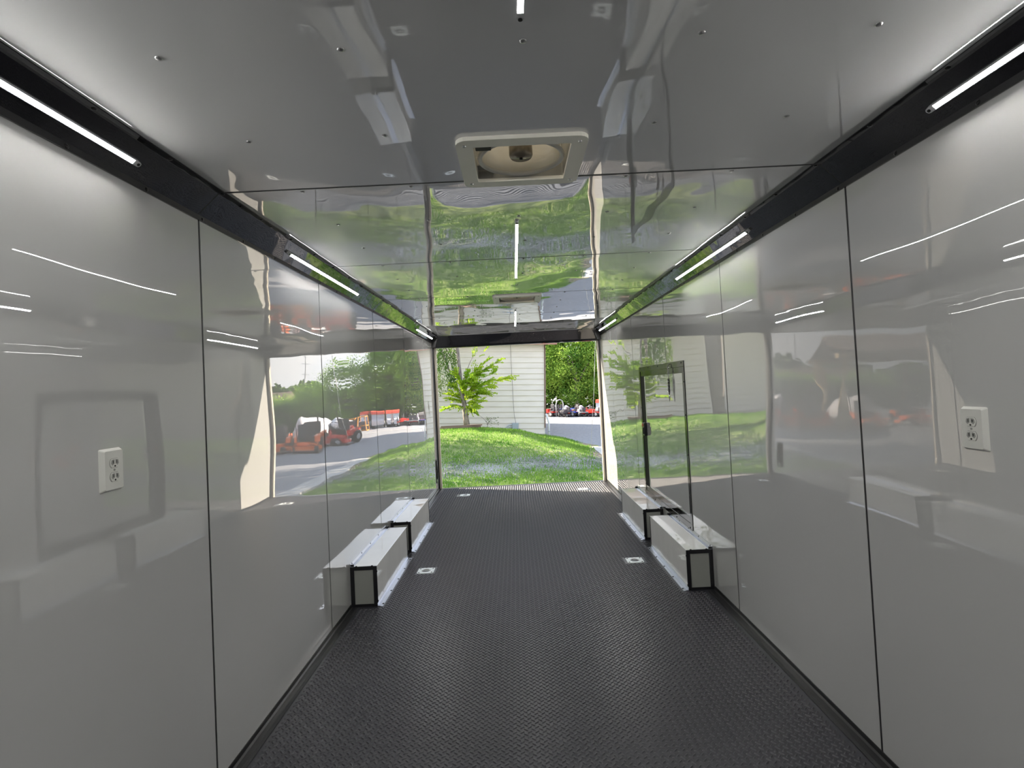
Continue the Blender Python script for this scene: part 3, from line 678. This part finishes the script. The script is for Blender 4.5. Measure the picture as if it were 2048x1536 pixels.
def tree(label, loc, trunk_r, th, c, r, ncl, per, cr, leaf, lsz, branches=6, group=None, name='tree'):
    t = thing(name, label, 'tree', loc, ext=True, group=group)
    MB().tube([(0, 0, -.1), (.02, 0, .25), (.05, .02, th*.5), (.0, .05, th), (c[0]*.6, c[1]*.6, th+(c[2]-th)*.6)], [trunk_r*1.35, trunk_r, trunk_r*.86, trunk_r*.75, trunk_r*.35], 12).build('trunk', BARK, t, True)
    for k in range(branches):
        a = 2*PI*k/branches+R.uniform(-.4, .4); e = Vector((c[0]+r[0]*.7*math.cos(a), c[1]+r[1]*.7*math.sin(a), c[2]+r[2]*R.uniform(-.2, .5)))
        s0 = Vector((0, .05, th*R.uniform(.75, 1.0))); mid = s0.lerp(e, .5)+Vector((0, 0, .3))
        MB().tube([s0, mid, e], [trunk_r*.4, trunk_r*.25, trunk_r*.08], 7).build('branch', BARK, t, True)
    leaves('foliage', crown(c, r, ncl, per, cr), lsz, leaf, t)
    return t
tree('slim shade tree left of the thick-trunked one', (-9.6, 17.3, -.2), .2, 3.2, (0, 0, 5.9), (2.6, 1.0, 1.5), 90, 60, .40, leaf_mat('oak_leaf', (.05, .11, .02), (.16, .26, .05), .4), .20)
# large shade trees left of the trailer (seen in the right wall's reflections)
oak = tree('large shade tree with a thick trunk in front of the siding', (-4.6, 18.3, float(gz(-4.6, 18.3))), 0.23, 3.4, (-.2, -.6, 6.2), (2.8, 2.2, 2.0), 100, 60, .42, LF_O, .20)
# its low drooping limb at the left of the opening
lp = []
for k in range(230):
    x = R.uniform(1.50, 2.55); top = 3.1-.3*abs(x-2.0); zz = top-R.uniform(0, 1)**1.3*(1.75-.5*(x-1.5))
    lp += [(x+R.gauss(0, .03), R.uniform(-.3, .3), zz-.05*i) for i in range(9)]
leaves('hanging_foliage', np.array(lp), .12, leaf_mat('drooping_leaf', (.05, .13, .03), (.22, .30, .09), .3), oak, 1.2, .30)
MB().tube([(0, 0, 3.0), (1.2, 0, 3.5), (1.9, .0, 3.3), (2.35, 0, 2.6)], [.08, .05, .035, .012], 7).build('branch', BARK, oak, True)
MB().tube([(2.0, .0, 2.9), (2.22, .0, 2.3), (2.36, 0, 1.9)], [.03, .025, .014], 7).build('branch', BARK, oak, True)
tree('tall shade tree farther left along the siding', (-10.8, 15.5, -.2), .25, 3.2, (0, 0, 5.6), (3.0, 2.2, 2.2), 120, 60, .42, LF_O, .20)
# young tree in front of the siding
sp_t = thing('young_tree', 'young bright green tree in front of the cream siding', 'tree', (-1.66, 17.9, float(gz(-1.66, 17.9))-.03), ext=True)
MB().tube([(.0, 0, 0), (-.05, 0, .45), (-.09, 0, .78), (-.18, 0, 1.3), (-.24, 0, 1.9), (-.32, .0, 2.7), (-.42, 0, 3.6)], [.115, .095, .088, .07, .058, .05, .03], 10).build('trunk', BARK, sp_t, True)
pts = []; pts2 = []
def frond(p, d, L, out):
    d = d.normalized(); side = d.cross(Vector((0, 0, 1))).normalized()
    for i in range(int(L/.028)):
        u = i*.028/L; q = p+d*(u*L)+Vector((0, 0, -.22*L*u*u))
        for sgn in (-1, 1): out.append(tuple(q+side*sgn*.035+Vector((0, 0, -.03))))
fr = random.Random(3)
ends = [(-.62, .75), (-.50, 1.02), (.15, .62), (.42, .78), (.62, .98), (.55, 1.28), (.95, 1.5), (.70, 1.62), (1.25, 1.72), (1.0, 1.95), (.85, 2.15), (1.15, 2.35), (.70, 2.35), (.5, 2.05), (.25, 1.8), (-.1, 1.55), (-.45, 1.45), (-.35, 1.9), (.1, 1.2), (.35, 1.45), (-.62, 1.2), (1.55, 1.78), (.15, 2.0), (.85, 1.25), (.3, 2.7), (.7, 2.85)]
for i, (ex_, ez) in enumerate(ends):
    s0 = Vector((-.08-.05*(ez > 1.2), 0, min(.72+.45*max(0, ez-.7), 1.9))); e = Vector((ex_, fr.uniform(-1.0, .35), ez)); mid = s0.lerp(e, .5)+Vector((0, 0, .10))
    if i % 2 == 0: MB().tube([s0, mid, e], [.018, .011, .004], 5).build('branch', BARK, sp_t, True)
    for k in range(20 if i < 24 else 5):
        u = fr.uniform(.12, 1.0); p = s0.lerp(mid, u*2) if u < .5 else mid.lerp(e, u*2-1)
        d = (e-s0).normalized()+Vector((fr.uniform(-.6, .6), fr.uniform(-.6, .6), fr.uniform(-.35, .35)))
        frond(p, d, fr.uniform(.22, .42), pts)
leaves('foliage', np.array(pts), .078, LF_S, sp_t, .9, .46)
# small sprig by the wall
sg = thing('wild_sprig', 'thin leafy sprig growing against the siding', 'plant', (-1.05, 19.2, float(gz(-1.05, 19.2))), ext=True)
MB().tube([(0, 0, 0), (.02, 0, .3), (-.12, 0, .45), (-.32, 0, .62)], [.012, .01, .008, .004], 5).build('stem', BARK, sg, True)
MB().tube([(.02, 0, .25), (.12, 0, .42), (.3, 0, .48)], [.01, .007, .003], 5).build('stem', BARK, sg, True)
leaves('foliage', np.array([(R.uniform(-.05, .42), R.uniform(-.1, .1), R.uniform(.22, .52)) for _ in range(90)]), .06, LF_O, sg)

# hedge of trees behind the lot
hz = [(1.6, 40.5, 7.6), (4.6, 39.8, 8.0), (7.2, 41.0, 6.6), (10.0, 40.0, 5.2), (13.0, 41, 3.7), (16.5, 42, 3.0), (20.5, 44, 2.7), (25.5, 46, 3.0)]
tl = ['tall tree of the green row, leftmost, behind the building corner', 'tall tree of the green row behind the covered equipment', 'tree of the green row behind the red-roofed vehicles', 'lower tree of the green row behind the orange crates',
      'lower tree of the green row behind the white-covered machines', 'low tree of the green row towards the mast', 'small tree of the green row left of the carport', 'rightmost small tree of the green row beyond the carport']
for (x, y, h), lb in zip(hz, tl):
    big = h > 5.5
    t = tree(lb, (x, y, -.55), .16, h*.3, (0, 0, h*.53), (2.2 if big else 2.4, 1.7, h*.47), 300 if big else 150, 70, .30, LF_H, .17, 4, 'green tree row')
# dense under-storey so that the row is opaque
us = thing('hedge', 'dense green undergrowth along the foot of the tree row', 'hedge', (0, 0, 0), ext=True)
p = np.stack([NR.uniform(.4, 27, 15000), NR.normal(41.6, .5, 15000), NR.uniform(-.5, 1, 15000)], -1)
p[:, 2] = -.5+NR.uniform(0, 1, 15000)*np.interp(p[:, 0], [0, 6, 9, 13, 20, 27], [6.0, 5.5, 3.2, 2.4, 1.9, 1.7])
leaves('foliage', p, .42, leaf_mat('under_leaf', (.03, .07, .015), (.10, .17, .03), .3), us, .2, .7)
us2 = []
# ------------------------------------------------------------------ machines on the lot
ORG = mat('mower_orange', (.78, .16, .02), .35); REDM = mat('mower_red', (.62, .03, .02), .3); BLU = mat('paint_blue', (.04, .08, .45), .35)
TYR = mat('tyre', (.02, .02, .02), .7); SEAT = mat('seat_vinyl', (.05, .05, .06), .5); TARP = mat('white_cover', (.72, .71, .74), .55); varied(TARP, (.55, .55, .60), (.78, .77, .78), 4)
GRYM = mat('grey_metal', (.38, .39, .40), .4)
def wheel(t, x, y, r, wd, name='wheel', rim=None):
    o = MB().lathe([(r*.55, -wd/2), (r*.9, -wd/2), (r, -wd*.3), (r, wd*.3), (r*.9, wd/2), (r*.55, wd/2)], (x, y, r), (1, 0, 0), 16).build(name, TYR, t, True)
    MB().lathe([(r*.5, -wd/2-.004), (r*.5, wd/2+.004)], (x, y, r), (1, 0, 0), 12).build('rim', rim or GRYM, o)
def zero_turn(label, loc, rz, paint, group, rops=True):
    t = thing('riding_mower', label, 'mower', loc, rz, group, ext=True)
    MB().prism([(-.62, .12), (.62, .12), (.66, .16), (.60, .28), (-.60, .28), (-.66, .16)], .15, .80).build('mower_deck', paint, t)
    MB().box(-.26, .26, -.75, .55, .30, .44).build('frame', paint, t, bevel=.02)
    MB().box(-.36, .36, -.80, -.15, .40, .66).build('engine_cover', SEAT, t, bevel=.04)
    for s in (-1, 1):
        MB().prism([(-.70, .42), (.10, .42), (.02, .66), (-.55, .72)], *sorted((s*.30, s*.52)), 'x').build('fender', paint, t)
        wheel(t, s*.52, -.45, .29, .24, 'rear_wheel'); wheel(t, s*.45, .98, .16, .12, 'caster_wheel')
        MB().tube([(s*.24, .5, .38), (s*.38, .92, .40), (s*.45, .98, .34), (s*.45, .98, .16)], .025, 6).build('caster_arm', paint, t)
        MB().tube([(s*.22, .10, .45), (s*.26, .22, .75), (s*.20, .30, 1.0), (s*.04, .28, 1.02)], .014, 6).build('control_lever', SCR, t)
    MB().box(-.24, .24, -.28, .22, .62, .74).build('seat', SEAT, t, bevel=.04)
    MB().box(-.23, .23, -.38, -.26, .70, 1.18).build('seat_back', SEAT, t, bevel=.04)
    if rops: MB().tube([(-.40, -.52, .5), (-.40, -.55, 1.55), (-.30, -.56, 1.68), (.30, -.56, 1.68), (.40, -.55, 1.55), (.40, -.52, .5)], .026, 8).build('roll_bar', SCR, t, True)
    return t
def lawn_tractor(label, loc, rz, paint, group):
    t = thing('lawn_tractor', label, 'mower', loc, rz, group, ext=True)
    MB().prism([(.05, .36), (.85, .36), (.92, .50), (.86, .66), (.10, .78), (.0, .70)], -.22, .22, 'x').build('hood', paint, t, bevel=.03)
    MB().box(-.17, .17, .86, .925, .42, .56).build('grille', SEAT, t)
    MB().box(-.46, .46, -.75, -.10, .42, .50).build('rear_fender', paint, t, bevel=.03)
    MB().prism([(-.48, .12), (.48, .12), (.44, .26), (-.44, .26)], -.25, .40).build('mower_deck', SEAT, t)
    MB().box(-.2, .2, -.55, -.12, .50, .62).build('seat', SEAT, t, bevel=.04)
    MB().box(-.2, .2, -.66, -.54, .55, .95).build('seat_back', SEAT, t, bevel=.04)
    MB().tube([(0, .1, .7), (0, -.02, .92)], .02, 6).build('steering_column', SCR, t)
    MB().tube([(.15*math.cos(a), -.02+.08*math.sin(a), .93+.06*math.sin(a)) for a in [2*PI*i/16 for i in range(16)]], .012, 6, close=True).build('steering_wheel', SCR, t)
    for s in (-1, 1): wheel(t, s*.40, -.45, .25, .2, 'rear_wheel'); wheel(t, s*.38, .66, .18, .14, 'front_wheel')
    return t
def covered(label, loc, rz, group, s=(.8, 1.0, .55), m=None):
    t = thing('covered_machine', label, 'machine', loc, rz, group, ext=True)
    mb = MB(); mb.ball((0, 0, .55), s, 18, 9, .05)
    mb.v = [(x, y, max(z, .22)) for x, y, z in mb.v]; mb.build('cover', m or TARP, t, True)
    MB().ball((0, -s[1]*.35, .55+s[2]*.62), (s[0]*.45, s[1]*.4, s[2]*.55), 12, 6, .06).build('cover_hump', m or TARP, t, True)
    for a in (-1, 1):
        for b in (-1, 1): wheel(t, a*s[0]*.62, b*s[1]*.62, .2, .16)
    return t
G0 = -.545
g = 'orange mowers parked at the carport'
zero_turn('orange riding mower nearest the asphalt edge, front row left', (6.6, 22.4, G0), PI*.92, ORG, g)
zero_turn('orange riding mower in the front row, second from the left', (8.2, 22.9, G0), PI*.95, ORG, g)
zero_turn('orange riding mower in the front row, third from the left', (9.8, 22.3, G0), PI*1.02, ORG, g)
zero_turn('orange riding mower behind the front row, no roll bar', (7.3, 24.8, G0), PI*1.05, ORG, g, False)
zero_turn('orange riding mower behind the front row beside the post', (9.1, 25.2, G0), PI*.9, ORG, g)
zero_turn('orange riding mower in the front row, rightmost', (11.5, 22.0, G0), PI*.97, ORG, g)
zero_turn('red riding mower between the orange ones', (5.9, 24.9, G0), PI*1.1, REDM, g)
covered('white-covered machine above the orange mowers', (8.2, 27.2, G0), .2, 'covered machines', (.9, 1.1, .75))
covered('white-covered machine under the carport', (10.9, 24.8, G0), .1, 'covered machines', (.9, 1.1, .7))
lawn_tractor('red lawn tractor alone on the sunlit asphalt', (6.4, 27.6, G0), PI*.97, REDM, 'lawn tractors')
covered('white-covered machine left of the orange crates', (9.2, 35.3, G0), .1, 'covered machines', (.55, .8, .38))
covered('white-covered machine beyond the lawn tractor', (10.6, 35.6, G0), -.2, 'covered machines', (.8, .8, .42))
# rows seen straight through the opening
row = [('t', REDM, 2.30, 35.4, .9), ('z', SEAT, 2.75, 36.0, 1.2), ('c', None, 3.55, 36.8, 0), ('t', BLU, 3.72, 35.4, 1.0), ('z', REDM, 4.05, 35.9, 2.0), ('t', GRYM, 4.42, 35.3, .3), ('z', REDM, 4.85, 35.8, 1.6), ('t', REDM, 5.25, 35.1, .9), ('c', None, 4.55, 36.9, .3), ('z', BLU, 3.1, 36.9, .9), ('t', SEAT, 3.35, 35.0, 2.6), ('t', REDM, 5.0, 36.9, 2.2), ('z', GRYM, 2.5, 37.0, 2.4), ('t', BLU, 4.1, 37.2, .5)]
nm_ = {id(REDM): 'red', id(BLU): 'blue', id(GRYM): 'grey', id(SEAT): 'black'}
where = ['at the left end of the row', 'second from the left in the row', 'white cover in the second row, left', 'beside the middle of the row', 'behind the middle of the row', 'right of the middle of the row', 'near the right end of the row', 'at the right end of the row by the red roof', 'white cover in the second row, right', 'in the second row by the hoop', 'in front of the middle of the row', 'at the right end of the second row', 'at the left end of the second row', 'in the middle of the second row']
for (kd, mt, x, y, a), wh in zip(row, where):
    if kd == 't': o = lawn_tractor('%s lawn tractor %s' % (nm_[id(mt)], wh), (x, y, G0), a, mt, 'machines in front of the hedge')
    elif kd == 'z': o = zero_turn('%s riding mower %s' % (nm_[id(mt)], wh), (x, y, G0), a, mt, 'machines in front of the hedge', False)
    else: o = covered('machine under a %s' % wh, (x, y, G0), a, 'machines in front of the hedge', (.5, .6, .45))
    o.scale = (.66, .66, .66)
hp = MB().tube([(-.22, 0, 0), (-.24, 0, .85), (-.16, 0, 1.08), (0, 0, 1.14), (.16, 0, 1.08), (.24, 0, .85), (.22, 0, 0)], .035, 8).build('metal_hoop', GRYM, None, True, loc=(2.95, 35.0, G0)); tag(hp, 'pale metal hoop standing among the parked machines', 'hoop'); EXT.append(hp)
def utv(label, loc, rz, roofm, bodym):
    t = thing('utility_cart', label, 'vehicle', loc, rz, 'red-roofed carts', ext=True); t.scale = (.55, .55, .55)
    MB().box(-.65, .65, -1.3, 1.3, .35, .75).build('body', bodym, t, bevel=.05)
    MB().prism([(.6, .75), (1.3, .75), (1.25, .95), (.65, 1.1)], -.6, .6, 'x').build('hood', bodym, t)
    MB().prism([(-1.2, 1.65), (.7, 1.65), (.60, 1.95), (.3, 2.05), (-1.0, 2.05), (-1.2, 1.9)], -.68, .68, 'x').build('roof', roofm, t)
    for x in (-.6, .6):
        for y in (-1.1, -.25, .6): MB().box(x-.03, x+.03, y-.03, y+.03, .7, 1.68).build('post', bodym, t)
    MB().box(-.6, .6, .62, .64, 1.05, 1.66).build('windscreen', mat('windscreen', (.45, .50, .55), .1), t)
    MB().box(-.55, .55, -.4, 0, .7, 1.15).build('seat', SEAT, t, bevel=.04)
    for s in (-1, 1):
        for y in (-.85, .85): wheel(t, s*.6, y, .3, .22)
WHT = mat('cart_white', (.62, .63, .66), .4)
RRF = mat('cart_roof_red', (.66, .09, .05), .4)
utv('cart with a red roof seen at the right edge of the opening', (5.85, 35.6, G0), PI*.9, RRF, WHT)
utv('cart with a red roof, middle one of the three', (7.0, 36.0, G0), PI*.95, RRF, WHT)
utv('cart with a red roof, farthest right of the three', (8.2, 36.9, G0), PI*1.0, RRF, WHT)
OC = mat('crate_orange', (.72, .30, .07), .5)
for i, (x, lb) in enumerate(((7.6, 'orange steel crate frame on the lot, left one'), (8.4, 'orange steel crate frame on the lot, right one'))):
    t = thing('steel_crate', lb, 'crate', (x, 34.2, G0), 0, 'orange crates', ext=True); t.scale = (.72, .72, .72)
    for a in (-.42, .42):
        for b in (-.5, .5): MB().box(a-.03, a+.03, b-.03, b+.03, 0, 1.25).build('post', OC, t)
    for zz in (.05, .45, 1.22):
        for b in (-.5, .5): MB().box(-.42, .42, b-.025, b+.025, zz-.03, zz+.03).build('rail', OC, t)
        for a in (-.42, .42): MB().box(a-.025, a+.025, -.5, .5, zz-.03, zz+.03).build('rail', OC, t)
    MB().box(-.34, .34, -.4, .4, .08, .8).build('packed_machine', REDM if i else SEAT, t, bevel=.06)
# carport
cpt = thing('carport', 'open timber carport with a dark low roof over the orange mowers', 'carport', (8.35, 21.6, 0), -math.atan(.462), ext=True)
PINE = mat('pine_post', (.52, .40, .22), .7)
for x in (.1, 3.6, 7.1):
    for y in (.1, 6.3): MB().box(x-.07, x+.07, y-.07, y+.07, G0, 2.45).build('post', PINE, cpt)
for y in (.1, 6.3): MB().box(-.2, 7.4, y-.04, y+.04, 2.40, 2.58).build('beam', PINE, cpt)
MB().prism([(-.4, 2.56), (3.2, 3.5), (6.8, 2.56), (6.8, 2.64), (3.2, 3.6), (-.4, 2.64)], -.15, 7.6, 'x').build('roof', ROOF, cpt)
for x in (.1, 3.6, 7.1): MB().prism([(.1, 2.55), (3.2, 3.42), (3.2, 3.30), (.4, 2.50)], x-.03, x+.03, 'x').build('rafter', PINE, cpt)
# mast, guy wire, distant house and hills
ms = thing('radio_mast', 'thin mast with cross arms rising beyond the tree row', 'mast', (21.2, 60, -.55), ext=True)
MB().tube([(0, 0, 0), (0, 0, 8.2)], .06, 6).build('pole', GRYM, ms)
for zz, l in ((4.5, .5), (5.6, .4), (6.8, .5), (7.6, .3)): MB().tube([(-l, 0, zz-.1), (l, 0, zz+.1)], .03, 5).build('cross_arm', GRYM, ms)
gw = MB().tube([(1.82, 13.2, -.55), (1.93, 13.2, 1.2), (2.02, 13.2, 3.6)], .0045, 6).build('guy_wire', mat('wire_pale', (.55, .53, .48), .4), None, True); tag(gw, 'thin pale wire rising from the gravel at the right of the opening', 'wire'); EXT.append(gw)
hs = thing('house', 'distant low house with a grey roof at the right', 'house', (40, 78, -.55), ext=True)
MB().box(-7, 7, 0, 8, 0, 2.7).build('walls', SID, hs)
MB().prism([(-.6, 2.7), (4, 4.8), (8.6, 2.7)], -7.5, 7.5, 'x').build('roof', ROOF, hs)
fr_ = thing('treeline', 'distant dark green treeline along the horizon', 'trees', (0, 0, 0), ext=True)
p = np.stack([NR.uniform(-60, 190, 22000), NR.normal(150, 3, 22000), NR.uniform(0, 1, 22000)], -1)
p[:, 2] = -1+p[:, 2]*(8+2*np.sin(p[:, 0]*.11)+1.5*np.sin(p[:, 0]*.37))
leaves('foliage', p, 2.4, leaf_mat('far_leaf', (.05, .09, .03), (.12, .19, .07), .2), fr_, .2, .8)

for o in EXT: o.matrix_world = TILT @ o.matrix_basis
for o in sc.objects:
    if o.type == 'MESH' and o.parent is None and not o.get('kind') and not o.get('label'): print('UNLABELLED', o.name)
print('tris', sum(sum(len(p_.vertices)-2 for p_ in me.polygons) if len(me.polygons) < 5000 else 2*len(me.polygons) for me in bpy.data.meshes))
